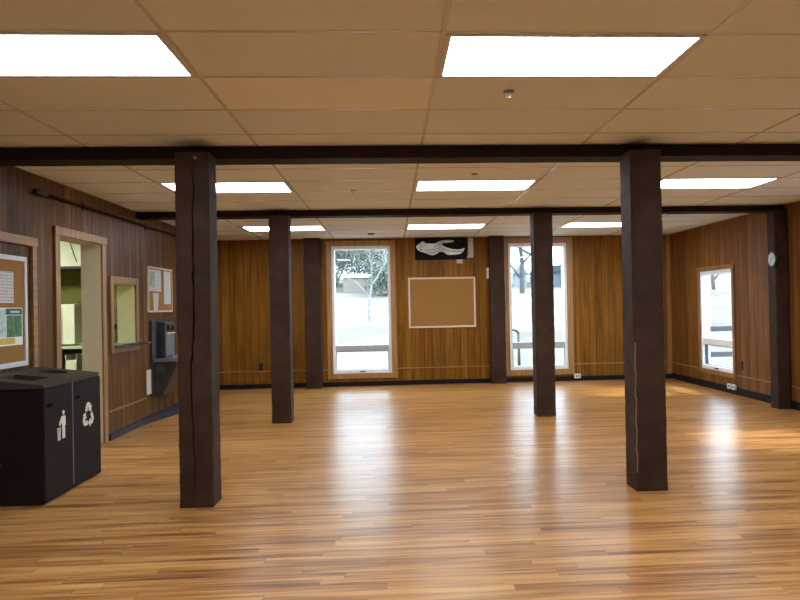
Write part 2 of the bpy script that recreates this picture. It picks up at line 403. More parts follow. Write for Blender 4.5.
m_ = MB(); pts = [Vector((-4.50 + .09 * q + .05 * q * q, 10.09, 2.59 - .5 * q)) for q in [i / 8 for i in range(9)]]
for a, b2 in zip(pts, pts[1:]): m_.tube(a, b2, .006, n=6)
m_.build('cable', M['black'], t)
t = thing(empty('kitchen_counter', (-5.0, 10.4, 0)), 'long pale topped counter with open shelves inside the kitchen', 'counter')
box(-6.4, -3.45, 10.0, 10.7, .885, .925, .006).build('worktop', M['counter'], t)
box(-6.38, -3.47, 10.05, 10.7, .56, .58).build('shelf', M['shelfdark'], t)
box(-6.38, -3.47, 10.05, 10.7, .10, .12).build('shelf', M['shelfdark'], t)
box(-6.38, -3.47, 10.66, 10.69, .12, .885).build('back_panel', M['shelfdark'], t)
for x in (-6.38, -4.15, -3.51): box(x, x + .04, 10.05, 10.66, 0, .885).build('upright', M['shelfdark'], t)
t = thing(empty('microwave_oven', (-4.8, 10.35, .925)), 'white boxy appliance standing on the kitchen counter', 'appliance')
box(-5.0, -4.40, 10.08, 10.5, .945, 1.508, .012).build('body', M['kwhite'], t)
box(-4.98, -4.56, 10.066, 10.08, .97, 1.48, .005).build('door', M['kwhite'], t)
box(-4.59, -4.575, 10.04, 10.066, 1.05, 1.42, .004).build('handle', M['seam'], t)
for x in (-4.97, -4.46):
    for y in (10.12, 10.42): box(x, x + .03, y, y + .03, .925, .945).build('foot', M['black'], t)
thing(box(-4.61, -4.30, 10.67, 10.70, 1.05, 1.55).build('green_board', M['kgreen']), 'dark green board on the olive kitchen wall', 'board')
t = thing(empty('coffee_maker', (-3.97, 10.3, .925)), 'black coffee maker on the counter seen through the serving hatch', 'coffee maker')
MB().box(-3.93, -3.76, 10.2, 10.42, .925, .95, .006).box(-3.93, -3.76, 10.36, 10.42, .95, 1.15, .004).box(-3.93, -3.76, 10.2, 10.42, 1.15, 1.22, .008).build('body', M['black'], t)
MB().lathe((-3.845, 10.28, .95), (0, 0, 1), [(.05, 0), (.065, .04), (.06, .1), (.045, .13)], 16).build('carafe', M['darksteel'], t, True)
t = thing(empty('cardboard_box', (-4.6, 10.3, .58)), 'open pale box on the shelf below the kitchen counter', 'box')
m_ = MB(); x0, x1, y0, y1 = -4.53, -4.37, 10.07, 10.37
m_.box(x0, x1, y0, y0 + .01, .58, .73).box(x0, x1, y1 - .01, y1, .58, .8).box(x0, x0 + .01, y0, y1, .58, .8).box(x1 - .01, x1, y0, y1, .58, .78).box(x0, x1, y0, y1, .58, .59)
m_.build('body', M['kwhite'], t)
t = thing(empty('bottle', (-4.60, 10.12, .58)), 'dark bottle on the kitchen shelf left of the pale box', 'bottle')
MB().lathe((-4.60, 10.12, .58), (0, 0, 1), [(.04, 0), (.042, .02), (.042, .16), (.018, .21), (.016, .27), (.018, .28)], 16).build('body', M['black'], t, True)
thing(MB().lathe((-4.28, 10.15, .925), (0, 0, 1), [(.06, 0), (.10, .03), (.105, .035), (.095, .033), (.05, .008)], 24).build('plate', M['kwhite'], None, True), 'white bowl on the kitchen counter right of the appliance', 'bowl')

# ------------------------------------------------------------------ ceiling lights
def make_light(diff):
    t = empty('ceiling_light', (0, 0, 0))
    f = MB(); X, Y = .60, .295; e = .030
    f.box(-X, X, -Y, -Y + e, -.004, 0, .001).box(-X, X, Y - e, Y, -.004, 0, .001).box(-X, -X + e, -Y + e, Y - e, -.004, 0, .001).box(X - e, X, -Y + e, Y - e, -.004, 0, .001)
    f.build('frame', M['lightframe'], t)
    box(-X + e, X - e, -Y + e, Y - e, -.0045, -.0005).build('diffuser', diff, t)
    return t
lx = [(GX + 1.22 * (c_ + .5)) for c_ in (-1, 1, 3)]; cn = ['left', 'middle', 'right']
rows = [(GY + .305, 'front'), (GY + 3.66 + .305, 'second'), (GY + 7.32 + .305, 'far'), (GY - 3.66 + .305, 'rear')]
first = make_light(M['diffuser']); used = False
LAB = {(0, 0): 'lit ceiling panel cut by the left picture edge, nearest row', (0, 1): 'large lit ceiling panel nearest the viewer, right of centre',
       (0, 2): 'lit ceiling panel near the right wall in the row before the first beam',
       (1, 0): 'lit ceiling panel behind the front left post, between the two beams', (1, 1): 'middle lit ceiling panel between the two beams',
       (1, 2): 'lit ceiling panel between the two beams, right of the front right post',
       (2, 0): 'lit ceiling panel beyond the second beam, behind the rear left post', (2, 1): 'lit ceiling panel beyond the second beam, above the black sign',
       (2, 2): 'lit ceiling panel beyond the second beam, right of the rear right post',
       (3, 0): 'lit ceiling panel behind the viewer on the left', (3, 1): 'lit ceiling panel behind the viewer in the middle', (3, 2): 'lit ceiling panel behind the viewer on the right'}
for r_, (y, rn) in enumerate(rows):
    for c_, x in enumerate(lx):
        o = copy_tree(first) if used else first
        used = True
        o.location = (x, y, H - .002); thing(o, LAB[(r_, c_)], 'ceiling light', 'fluorescent ceiling panels')
k_ = make_light(M['kdiffuser']); k_.location = (-5.0, 8.6, H); thing(k_, 'lit fluorescent panel on the kitchen ceiling', 'ceiling light')

# ------------------------------------------------------------------ posts and beams
def timber(x0, x1, y0, y1, z0, z1, seed, crack=None, n=40, j=.0022):
    """rough-sawn timber: chamfered section, slightly wavering arrises; crack = (offset, width, depth, z0, z1) on the front face"""
    rnd = random.Random(seed); mb = MB(); rings = []; ch = .010
    w = 0
    for i in range(n + 1):
        z = z0 + (z1 - z0) * i / n
        J = lambda: rnd.uniform(-j, j)
        cx = (x0 + x1) / 2; cw = 1e-4; cd = 0
        if crack:
            w = .7 * w + rnd.uniform(-.008, .008)
            tz = (z - crack[3]) / (crack[4] - crack[3])
            if 0 < tz < 1: cw = crack[1] * (math.sin(math.pi * tz) ** .3) * rnd.uniform(.5, 1.25) / 2; cd = crack[2]
            cx = x0 + crack[0] + w + .012 * (z - 1.2)
        a, b2 = J(), J()
        pts = [(x0 + ch + a, y0 + J()), (cx - cw, y0), (cx + rnd.uniform(-.001, .001), y0 + cd + .0001), (cx + cw, y0), (x1 - ch + b2, y0 + J()), (x1 + J(), y0 + ch),
               (x1 + J(), y1 - ch), (x1 - ch, y1), (x0 + ch, y1), (x0 + J(), y1 - ch), (x0 + J(), y0 + ch)]
        rings.append([mb.bm.verts.new((p[0], p[1], z)) for p in pts])
    for A, B in zip(rings, rings[1:]):
        for i in range(len(A)): mb.bm.faces.new((A[i], A[(i + 1) % len(A)], B[(i + 1) % len(A)], B[i]))
    mb.bm.faces.new(rings[0][::-1]); mb.bm.faces.new(rings[-1])
    return mb
def post(name, x0, y0, top, label, seed, crack=None, w=.235):
    t = thing(empty(name, (x0 + w / 2, y0 + w / 2, 0)), label, 'post', 'timber posts in the hall')
    timber(x0, x0 + w, y0, y0 + w, 0, top, seed, crack).build('post_timber', M['post'], t)
    if crack:
        MB().lathe((x0 + w * .62, y0, top - .04), (0, -1, 0), [(.012, 0), (.012, .004), (.006, .009)], 12).build('bolt', M['seam'], t)
    return t
post('timber_post', -1.502, 5.04, 2.505, 'front left dark timber post with a long vertical crack', 3, (.112, .017, .04, .12, 2.4))
pr_ = post('timber_post', 1.775, 5.05, 2.505, 'front right dark timber post, smooth faced and nearest the right side', 5)
m_ = MB()
for q in range(14):
    za = .14 + q * .068; zb = za + .062; x = 1.777 + .003 * math.sin(q * 2.1)
    m_.prism([(x, 5.0535), (x + .006, 5.0465), (x + .009, 5.05), (x + .005, 5.055)], 2, za, zb + .007)
m_.build('worn_edge', plain('bare_split_wood', (.20, .14, .09), .7), pr_)['label'] = 'pale bare wood along the split left edge'
post('timber_post', -1.454, 8.60, 2.521, 'rear left dark timber post under the second beam', 9)
post('timber_post', 1.787, 8.585, 2.521, 'rear right dark timber post standing before the right-hand tall window', 12)
t = thing(empty('timber_post', (4.96, 8.63, 0)), 'dark timber post against the right wall carrying the clock', 'post', 'timber posts in the hall')
timber(4.865, XR - .026, 8.60, 8.78, 0, 2.521, 20).build('post_timber', M['post'], t)
t = thing(empty('wall_post', (-1.32, 12.3, 0)), 'dark post against the far wall left of the left window', 'post', 'posts against the far wall')
timber(-1.475, -1.20, 12.22, YB - .021, 0, H - .007, 31).build('post_timber', M['post'], t)
t = thing(empty('wall_post', (1.9, 12.3, 0)), 'dark post against the far wall between cork board and right window', 'post', 'posts against the far wall')
timber(1.745, 2.01, 12.22, YB - .021, 0, H - .007, 33).build('post_timber', M['post'], t)
def beam(y0, y1, z0, label):
    mb = MB(); t = bmesh.new(); n = 60; rnd = random.Random(y0)
    rings = []
    for i in range(n + 1):
        x = XL + (XR - XL) * i / n; J = lambda: rnd.uniform(-.0018, .0018)
        P = [(y0 + .006, z0 + J()), (y1 - .006, z0 + J()), (y1 + J(), z0 + .006), (y1, H - .007), (y0, H - .007), (y0 + J(), z0 + .006)]
        rings.append([mb.bm.verts.new((x, p[0], p[1])) for p in P])
    for A, B in zip(rings, rings[1:]):
        for i in range(6): mb.bm.faces.new((A[i], A[(i + 1) % 6], B[(i + 1) % 6], B[i]))
    mb.bm.faces.new(rings[0][::-1]); mb.bm.faces.new(rings[-1]); t.free()
    thing(mb.build('ceiling_beam', M['beam']), label, 'beam', 'dark ceiling beams')
beam(5.272, 5.50, 2.505, 'nearer dark timber ceiling beam crossing the whole room')
beam(8.72, 8.95, 2.521, 'farther dark timber ceiling beam above the rear posts')

# ------------------------------------------------------------------ waste and recycling cabinet
t = thing(empty('recycling_bin_cabinet', (-2.78, 5.72, 0)), 'dark double waste and recycling cabinet against the left wall', 'bin cabinet')
X0, X1, Y0, Y1 = XL + .032, -2.53, 5.242, 6.232
box(X0, X1, Y0 + .004, Y1, .006, .842).build('body', M['binside'], t)
box(X0 + .01, X1 - .005, Y0 + .01, Y1 - .01, 0, .006).build('plinth', M['black'], t)
def lid():
    mb = MB(); a0, a1, b0, b1 = X0, X1 + .02, Y0 - .012, Y1 + .012; z0, z1 = .842, .868
    mb.box(a0, a1, b0, 5.40, z0, z1).box(a0, a1, 5.66, 5.80, z0, z1).box(a0, -2.93, 5.40, 5.66, z0, z1).box(-2.67, a1, 5.40, 5.66, z0, z1)
    # square with a round hole from y 5.80 to the far end
    n = 32; cx, cy, r = -2.80, 6.00, .115; sq = (a0, a1, 5.80, b1); top = []; bot = []; ot = []; ob = []
    for i in range(n):
        a = 2 * math.pi * i / n + math.pi / 4; dx, dy = math.cos(a), math.sin(a)
        k1 = ((sq[1] if dx > 0 else sq[0]) - cx) / dx if abs(dx) > 1e-6 else 9
        k2 = ((sq[3] if dy > 0 else sq[2]) - cy) / dy if abs(dy) > 1e-6 else 9
        kk = min(k1, k2)
        for L_, z, rr in ((top, z1, r), (bot, z0, r), (ot, z1, kk), (ob, z0, kk)): L_.append(mb.bm.verts.new((cx + dx * rr, cy + dy * rr, z)))
    for i in range(n):
        q = (i + 1) % n
        mb.bm.faces.new((top[i], ot[i], ot[q], top[q])); mb.bm.faces.new((bot[q], ob[q], ob[i], bot[i]))
        mb.bm.faces.new((top[q], bot[q], bot[i], top[i])); mb.bm.faces.new((ot[i], ob[i], ob[q], ot[q]))
    # corners of the rectangle the fan leaves open
    for (ux, uy) in ((a0, 5.80), (a0, b1), (a1, 5.80), (a1, b1)):
        near = sorted(ot, key=lambda v: (v.co.x - ux) ** 2 + (v.co.y - uy) ** 2)[:2]
        vs = [mb.bm.verts.new((ux, uy, z1)), near[0], near[1]]
        try: mb.bm.faces.new(vs)
        except ValueError: pass
    for v in mb.bm.verts:      # lid rises towards the wall
        v.co.z += (a1 - v.co.x) * .115 * (1 if v.co.z > .85 else .0)
    return mb
lid().build('lid', M['bintop'], t)
for (a, b2) in ((Y0 + .006, 5.700), (5.712, Y1)):
    dr = box(X1, X1 + .016, a + .004, b2 - .002, .012, .838, .003).build('door', M['bindoor'], t)
    box(X1 + .016, X1 + .019, a + .035, a + .12, .700, .720, .001).build('latch', M['latch'], dr)
    if a < 5.5:
        m_ = MB(); x_, x2 = X1 + .0158, X1 + .018; cy, cz = 5.515, .53
        F = lambda pts: m_.prism([(cy + p[0] * .95, cz + p[1] * .92) for p in pts], 0, x_, x2)
        hd = [(.032 + .018 * math.cos(a_ * math.pi / 6), .105 + .018 * math.sin(a_ * math.pi / 6)) for a_ in range(12)]
        F(hd)
        F([(.0, .078), (.055, .078), (.066, .06), (.066, -.005), (.054, -.005), (.054, -.108), (.034, -.108), (.031, -.02), (.028, -.108), (.008, -.108), (.006, .03), (-.03, .0), (-.045, .012), (-.042, .025)])
        F([(-.078, -.012), (-.016, -.012), (-.014, -.022), (-.080, -.022)])
        F([(-.074, -.026), (-.064, -.026), (-.057, -.110), (-.067, -.110)])
        F([(-.030, -.026), (-.020, -.026), (-.027, -.110), (-.037, -.110)])
        F([(-.052, -.026), (-.042, -.026), (-.042, -.110), (-.052, -.110)]); F([(-.067, -.102), (-.027, -.102), (-.027, -.114), (-.067, -.114)])
        m_.build('litter_symbol', M['symbol'], dr)['label'] = 'ivory symbol of a person dropping litter in a basket'
    else:
        m_ = MB(); cy, cz = 5.985, .535
        arrow = [(-.38, .30), (-.25, .57), (-.13, .70), (.13, .70), (.25, .60), (.32, .46), (.43, .52), (.34, .18), (.00, .28), (.10, .34), (.03, .46), (-.04, .46), (-.15, .22)]
        for kx in range(3):
            an = kx * 2 * math.pi / 3; ca, sa = math.cos(an), math.sin(an)
            m_.prism([(cy + .155 * (p[0] * ca - p[1] * sa), cz + .155 * (p[0] * sa + p[1] * ca)) for p in arrow], 0, X1 + .0158, X1 + .018)
        m_.build('recycling_symbol', M['symbol'], dr)['label'] = 'ivory recycling symbol of three arrows'
box(X1, X1 + .017, 5.701, 5.711, .04, .84).build('edge_strip', M['seam'], t)
MB().lathe((-2.83, Y0 + .004, .30), (0, -1, 0), [(.008, 0), (.008, .003), (.004, .006)], 10).build('screw', M['seam'], t)

# ------------------------------------------------------------------ boards on the left wall
t = thing(empty('notice_board', (XL, 5.5, .96)), 'white framed cork notice board above the bin cabinet', 'notice board')
m_ = MB(); e = .04; y0, y1, z0, z1 = 4.9, 6.085, .955, 1.86
m_.box(XL, XL + .024, y0, y0 + e, z0, z1, .004).box(XL, XL + .024, y1 - e, y1, z0, z1, .004).box(XL, XL + .024, y0 + e, y1 - e, z1 - e, z1, .004).box(XL, XL + .024, y0 + e, y1 - e, z0, z0 + e, .004)
m_.build('board_frame', plain('white_board_frame', (.62, .62, .63), .4, 0, .04), t)
box(XL, XL + .012, y0 + e, y1 - e, z0 + e, z1 - e).build('cork_panel', M['cork'], t)
thing(box(XL + .0122, XL + .0142, 5.55, 5.887, 1.475, 1.727).build('notice_sheet', M['paper']), 'white printed sheet above the green poster on the near notice board', 'paper')
t = thing(empty('poster', (XL + .013, 5.8, 1.13)), 'green and yellow poster at the bottom of the near notice board', 'poster')
q0, q1 = XL + .0122, XL + .0136
box(q0, q1, 5.45, 6.018, 1.133, 1.437).build('sheet', M['kwhite'], t)
box(q1, q1 + .001, 5.46, 5.76, 1.20, 1.425).build('pale_picture', M['poster_pale'], t)
box(q1, q1 + .001, 5.775, 6.005, 1.20, 1.375).build('green_picture', M['poster_green'], t)
box(q1, q1 + .001, 5.765, 6.01, 1.38, 1.43).build('heading', M['darkgreen'], t)
box(q1, q1 + .001, 5.46, 5.90, 1.145, 1.193).build('yellow_band', M['poster_yellow'], t)
box(q1 + .001, q1 + .0016, 5.83, 5.97, 1.395, 1.412).build('heading_letters', M['poster_pale'], t)
m_ = MB().box(XL, XL + .03, 4.6, 6.265, 1.958, 2.035, .005).box(XL, XL + .028, 6.175, 6.245, .072, 1.958, .004).box(XL, XL + .028, 4.6, 4.67, .072, 1.958, .004)
struct(m_.build('trim_8', M['trim_y']), 'worn oak surround boxing in the near notice board', 'trim')
t = thing(empty('notice_board', (XL, 9.55, 1.37)), 'small cork notice board with papers above the drinking fountain', 'notice board')
m_ = MB(); e = .022; y0, y1, z0, z1 = 9.055, 10.03, 1.372, 1.96
m_.box(XL, XL + .02, y0, y0 + e, z0, z1).box(XL, XL + .02, y1 - e, y1, z0, z1).box(XL, XL + .02, y0 + e, y1 - e, z1 - e, z1).box(XL, XL + .02, y0 + e, y1 - e, z0, z0 + e)
m_.build('board_frame', M['corkframe'], t); box(XL, XL + .01, y0 + e, y1 - e, z0 + e, z1 - e).build('cork_panel', M['cork'], t)
for nm, a, b2, z0_, z1_, mt, lab in (('notice_sheet', 9.10, 9.57, 1.645, 1.925, 'paper', 'wide sheet with a dark picture, top left on the small notice board'),
                         ('notice_sheet', 9.69, 9.975, 1.48, 1.925, 'paper', 'tall narrow printed sheet on the right of the small notice board'),
                         ('notice_sheet', 9.24, 9.475, 1.395, 1.625, 'paper', 'small tapering sheet at the bottom of the small notice board')):
    if 'tapering' in lab:
        o = MB().prism([(a + .03, z0_), (b2 - .05, z0_), (b2, z1_), (a, z1_)], 0, XL + .0102, XL + .0116).build(nm, M[mt])
    elif 'wide' in lab:
        o = empty(nm, (XL + .0102, a, z0_)); box(XL + .0102, XL + .0116, a, b2, z0_, z1_).build('sheet', M['paper'], o)
        box(XL + .0116, XL + .0124, a + .04, a + .20, z0_ + .05, z1_ - .03).build('picture', M['paper_pic'], o)
    else: o = box(XL + .0102, XL + .0116, a, b2, z0_, z1_).build(nm, M[mt])
    thing(o, lab, 'paper', 'sheets on the small notice board')
thing(box(XL + .001, XL + .012, 8.985, 9.145, .34, .65, .002).build('wall_plate', M['white']), 'white rectangular plate low on the left wall beside the fountain', 'plate')

# sprinkler pipe high on the left wall
t = thing(empty('wall_pipe', (XL, 6.25, 2.42)), 'dark pipe running high along the left wall below the ceiling', 'pipe')
m_ = MB().tube((XL + .035, 6.27, 2.437), (XL + .035, 12.3, 2.465), .013, n=12)
m_.build('pipe_run', M['pipe'], t, True)
MB().tube((XL + .035, 6.22, 2.437), (XL + .035, 6.40, 2.4375), .027, n=14).build('end_cap', M['black'], t, True)
for y in (7.2, 9.0, 10.6): MB().box(XL, XL + .035, y, y + .02, 2.455, 2.47).box(XL, XL + .006, y, y + .02, 2.40, 2.50).build('pipe_clip', M['pipe'], t)

# ------------------------------------------------------------------ drinking fountain
t = thing(empty('drinking_fountain', (XL, 9.6, .3)), 'dark drinking fountain with bottle filler on the left wall under the small notice board', 'drinking fountain')
box(XL, XL + .03, 9.13, 10.05, .30, 1.27, .005).build('back_plate', M['darksteel'], t)
F0, F1 = 9.2, 9.95
MB().prism([(XL + .03, .30), (XL + .12, .30), (XL + .30, .66), (XL + .30, .735), (XL + .03, .735)], 1, F0, F1).build('apron', plain('dark_bronze_apron', (.055, .052, .045), .35, .4, .4, 9), t)['label'] = 'dark wedge shaped lower apron'
m_ = MB(); m_.prism([(XL + .03, .735), (XL + .325, .735), (XL + .325, .765), (XL + .03, .765)], 1, F0 - .02, F1 + .02)
m_.box(XL + .03, XL + .325, F0 - .02, F0, .765, .78).box(XL + .03, XL + .325, F1, F1 + .02, .765, .78).box(XL + .305, XL + .325, F0, F1, .765, .78)
m_.build('basin', M['steel'], t)['label'] = 'shiny steel basin rim'
m_ = MB().tube((XL + .22, 9.35, .765), (XL + .22, 9.35, .81), .012).tube((XL + .22, 9.35, .81), (XL + .18, 9.38, .83), .010)
m_.build('spout', M['steel'], t, True)
box(XL + .03, XL + .12, 9.36, 9.76, .765, 1.24, .01).build('bottle_filler', M['darksteel'], t)
box(XL + .12, XL + .128, 9.40, 9.72, .80, 1.08, .003).build('filler_panel', M['steel'], t)['label'] = 'pale blue grey steel panel'
box(XL + .12, XL + .145, 9.40, 9.72, 1.085, 1.10, .003).build('filler_ledge', M['vinyl'], t)
for y in (9.47, 9.65): MB().lathe((XL + .12, y, 1.17), (1, 0, 0), [(.04, 0), (.04, .03), (.03, .04)], 16).build('knob', M['black'], t, False)
box(XL + .30, XL + .305, 9.3, 9.55, .675, .715, .002).build('push_bar', M['black'], t)

# ------------------------------------------------------------------ far wall objects
t = thing(empty('cork_board', (.915, YB, 1.0)), 'large empty cork board in a pale frame on the far wall', 'cork board')
m_ = MB(); e = .032; x0, x1, z0, z1 = .32, 1.512, .998, 1.89; yb = YB
m_.box(x0, x0 + e, yb - .026, yb, z0, z1, .004).box(x1 - e, x1, yb - .026, yb, z0, z1, .004).box(x0 + e, x1 - e, yb - .026, yb, z1 - e, z1, .004).box(x0 + e, x1 - e, yb - .026, yb, z0, z0 + e, .004)
m_.build('board_frame', M['corkframe'], t); box(x0 + e, x1 - e, yb - .014, yb, z0 + e, z1 - e).build('cork_panel', M['cork'], t)
t = thing(empty('wall_sign', (.915, YB, 2.2)), 'black panel with a pale stretched animal figure above the cork board', 'sign')
box(.452, 1.375, YB - .05, YB, 2.203, H - .012, .006).build('sign_panel', M['signblack'], t)
sil = [(75, 175), (100, 150), (130, 132), (140, 118), (165, 116), (185, 140), (240, 142), (300, 145), (345, 115), (420, 106), (515, 106), (508, 132), (420, 136), (382, 140), (372, 158), (395, 175), (440, 197), (500, 212), (590, 214), (632, 196), (632, 212), (612, 245), (580, 268), (480, 276), (430, 272), (400, 245), (372, 236), (340, 240), (310, 264), (265, 280), (225, 270), (180, 248), (140, 238), (105, 222), (85, 200)]
S = .00154
P2 = lambda p: (.457 + (p[0] - 68) * S, 2.585 - (p[1] - 78) * S)
pts = []
for i in range(len(sil)):          # one round of corner cutting for a smooth outline
    a, b2 = sil[i], sil[(i + 1) % len(sil)]
    pts += [P2((.75 * a[0] + .25 * b2[0], .75 * a[1] + .25 * b2[1])), P2((.25 * a[0] + .75 * b2[0], .25 * a[1] + .75 * b2[1]))]
MB().prism(pts, 1, YB - .066, YB - .05).build('figure', M['relief'], t)['label'] = 'pale grey green animal figure'
m_ = MB()
for ln in ([(95, 185), (140, 215), (210, 222), (300, 205), (370, 195), (440, 225), (520, 240), (600, 238)], [(120, 160), (150, 185), (130, 225)], [(210, 240), (260, 255), (320, 232), (370, 218), (420, 235)]):
    for a, b2 in zip(ln, ln[1:]):
        pa, pb = P2(a), P2(b2); m_.tube((pa[0], YB - .066, pa[1]), (pb[0], YB - .066, pb[1]), .0055, n=6)
m_.build('figure_lines', plain('grey_line_paint', (.16, .20, .20), .6), t)
m_ = MB().box(1.392, 1.485, YB - .055, YB, 2.23, H - .012, .012).box(1.345, 1.40, YB - .05, YB, 2.222, 2.262, .01)
thing(m_.build('speaker_bracket', plain('beige_bracket', (.50, .44, .38), .5, 0, .05)), 'beige upright bracket at the right end of the black sign', 'bracket')
thing(box(1.185, 1.295, YB - .06, YB, 2.128, 2.198, .012).build('junction_box', plain('beige_box', (.52, .46, .41), .5, 0, .05)), 'small beige box under the black sign', 'box')
thing(box(1.715, 1.744, 12.30, YB, 1.85, 2.04, .006).build('wall_thermostat', M['white']), 'small white vertical box on the side of the middle far post', 'thermostat')
def outlet(x0, x1, z0, z1, mat, label, name='wall_outlet'):
    t = thing(empty(name, ((x0 + x1) / 2, YB, z0)), label, 'outlet')
    box(x0, x1, YB - .012, YB, z0, z1, .003).build('cover_plate', mat, t)
    for z in (z0 + (z1 - z0) * .3, z0 + (z1 - z0) * .7): box((x0 + x1) / 2 - .012, (x0 + x1) / 2 + .012, YB - .014, YB - .012, z - .014, z + .014).build('socket', M['black'], t)
outlet(-2.315, -2.235, .318, .445, M['black'], 'black outlet on the far wall left of the rear left post')
t = thing(empty('wall_outlet', (3.31, YB - .02, .05)), 'white outlet low on the skirting right of the right-hand tall window', 'outlet')
box(3.255, 3.37, YB - .055, YB - .02, .045, .125, .006).build('cover_plate', M['white'], t)
box(3.28, 3.30, YB - .058, YB - .055, .07, .10).build('socket', M['black'], t); box(3.325, 3.345, YB - .058, YB - .055, .07, .10).build('socket', M['black'], t)
# right wall fittings
t = thing(empty('wall_switch', (XR, 9.9, .38)), 'dark outlet plate on the right wall just right of the window', 'outlet')
box(XR - .012, XR, 9.85, 9.94, .375, .50, .003).build('cover_plate', M['black'], t); box(XR - .015, XR - .012, 9.885, 9.905, .42, .455).build('socket', M['darksteel'], t)
for i, (a, lab) in enumerate(((10.14, 'white low socket box under the right wall window, farther of the pair'), (10.0, 'white low socket box under the right wall window, nearer of the pair'))):
    t = thing(empty('wall_outlet', (XR - .026, a, .07)), lab, 'outlet', 'socket boxes under the right window')
    box(XR - .06, XR - .0255, a, a + .09, .07, .145, .006).build('cover_plate', M['white'], t)
    box(XR - .062, XR - .06, a + .03, a + .06, .09, .125).build('socket', M['black'], t)
# clock on the left side of the right wall post
t = thing(empty('wall_clock', (4.862, 8.66, 1.90)), 'small round clock with black rim on the side of the right post', 'clock')
cc = (4.862, 8.63, 1.895)
MB().lathe(cc, (-1, 0, 0), [(.100, 0), (.102, .02), (.096, .030), (.085, .030), (.084, .022)], 40).build('rim', M['black'], t, False)
MB().lathe((4.862 - .022, 8.63, 1.895), (-1, 0, 0), [(.085, 0), (.085, .003)], 40).build('clock_face', M['clockface'], t)
for i in range(12):
    a = i * math.pi / 6; y, z = math.sin(a), math.cos(a)
    MB().tube((4.8365, 8.63 + y * .064, 1.895 + z * .064), (4.8365, 8.63 + y * .076, 1.895 + z * .076), .003, n=6).build('hour_mark', M['black'], t)
MB().tube((4.8355, 8.63, 1.895), (4.8355, 8.63 - .03, 1.895 + .03), .004, n=6).build('hour_hand', M['black'], t)
MB().tube((4.8345, 8.63, 1.895), (4.8345, 8.63 + .034, 1.895 - .05), .003, n=6).build('minute_hand', M['black'], t)

# ------------------------------------------------------------------ ceiling fittings
def sprinkler(x, y, label):
    t = thing(empty('sprinkler_head', (x, y, H)), label, 'sprinkler', 'ceiling sprinkler heads')
    MB().lathe((x, y, H), (0, 0, -1), [(.032, -.001), (.032, .004), (.012, .010)], 20).build('escutcheon', M['seam'], t)
    MB().tube((x, y, H - .008), (x, y, H - .035), .006, n=8).tube((x - .012, y, H - .012), (x - .012, y, H - .04), .003, n=6).tube((x + .012, y, H - .012), (x + .012, y, H - .04), .003, n=6).build('sprinkler_body', M['white'], t)
    MB().lathe((x, y, H - .04), (0, 0, -1), [(.018, 0), (.018, .003)], 16).build('deflector', M['white'], t)
sprinkler(.695, 3.95, 'sprinkler head in the tile beyond the nearest large light panel')
sprinkler(.80, 6.45, 'sprinkler head just before the middle light panel between the beams')
sprinkler(-.36, 7.30, 'sprinkler head left of the middle light panel between the beams')
t = thing(empty('smoke_detector', (-.295, 11.6, H)), 'small round detector on the ceiling before the left tall window', 'smoke detector')
MB().lathe((-.295, 11.6, H), (0, 0, -1), [(.06, 0), (.06, .015), (.045, .03), (.02, .034)], 28).build('body', M['seam'], t)

# ------------------------------------------------------------------ outdoors
def gz(x, y): return -.30 + max(0, y - 16) * .107 * (1 if y < 50 else 50 / y)
def groundz(x, y):
    if y < 16: return -.30
    if y < 52: return -.30 + (y - 16) * .104
    return -.30 + 36 * .104 + (y - 52) * .02
gm, nt, b = newmat('dry_winter_grass'); o_, s_ = coords(nt)
f1 = noise(nt, o_, .35, 4); f2 = noise(nt, o_, 6, 4)
nt.links.new(mix(nt, .4, ramp(nt, f1, [(.35, (.09, .073, .050)), (.6, (.165, .142, .112))]), ramp(nt, f2, [(.3, (.07, .057, .036)), (.7, (.17, .144, .112))])), b.inputs['Base Color'])
setp(b, Roughness=.95)
mb = MB(); nx, ny = 30, 30; V = []
for j in range(ny + 1):
    for i in range(nx + 1):
        x = -30 + 75 * i / nx; y = 12.63 + (110 - 12.63) * (j / ny) ** 1.6
        V.append(mb.bm.verts.new((x, y, groundz(x, y) + (random.uniform(-.04, .04) if y > 18 else 0))))
for j in range(ny):
    for i in range(nx):
        a = j * (nx + 1) + i; mb.bm.faces.new((V[a], V[a + 1], V[a + nx + 2], V[a + nx + 1]))
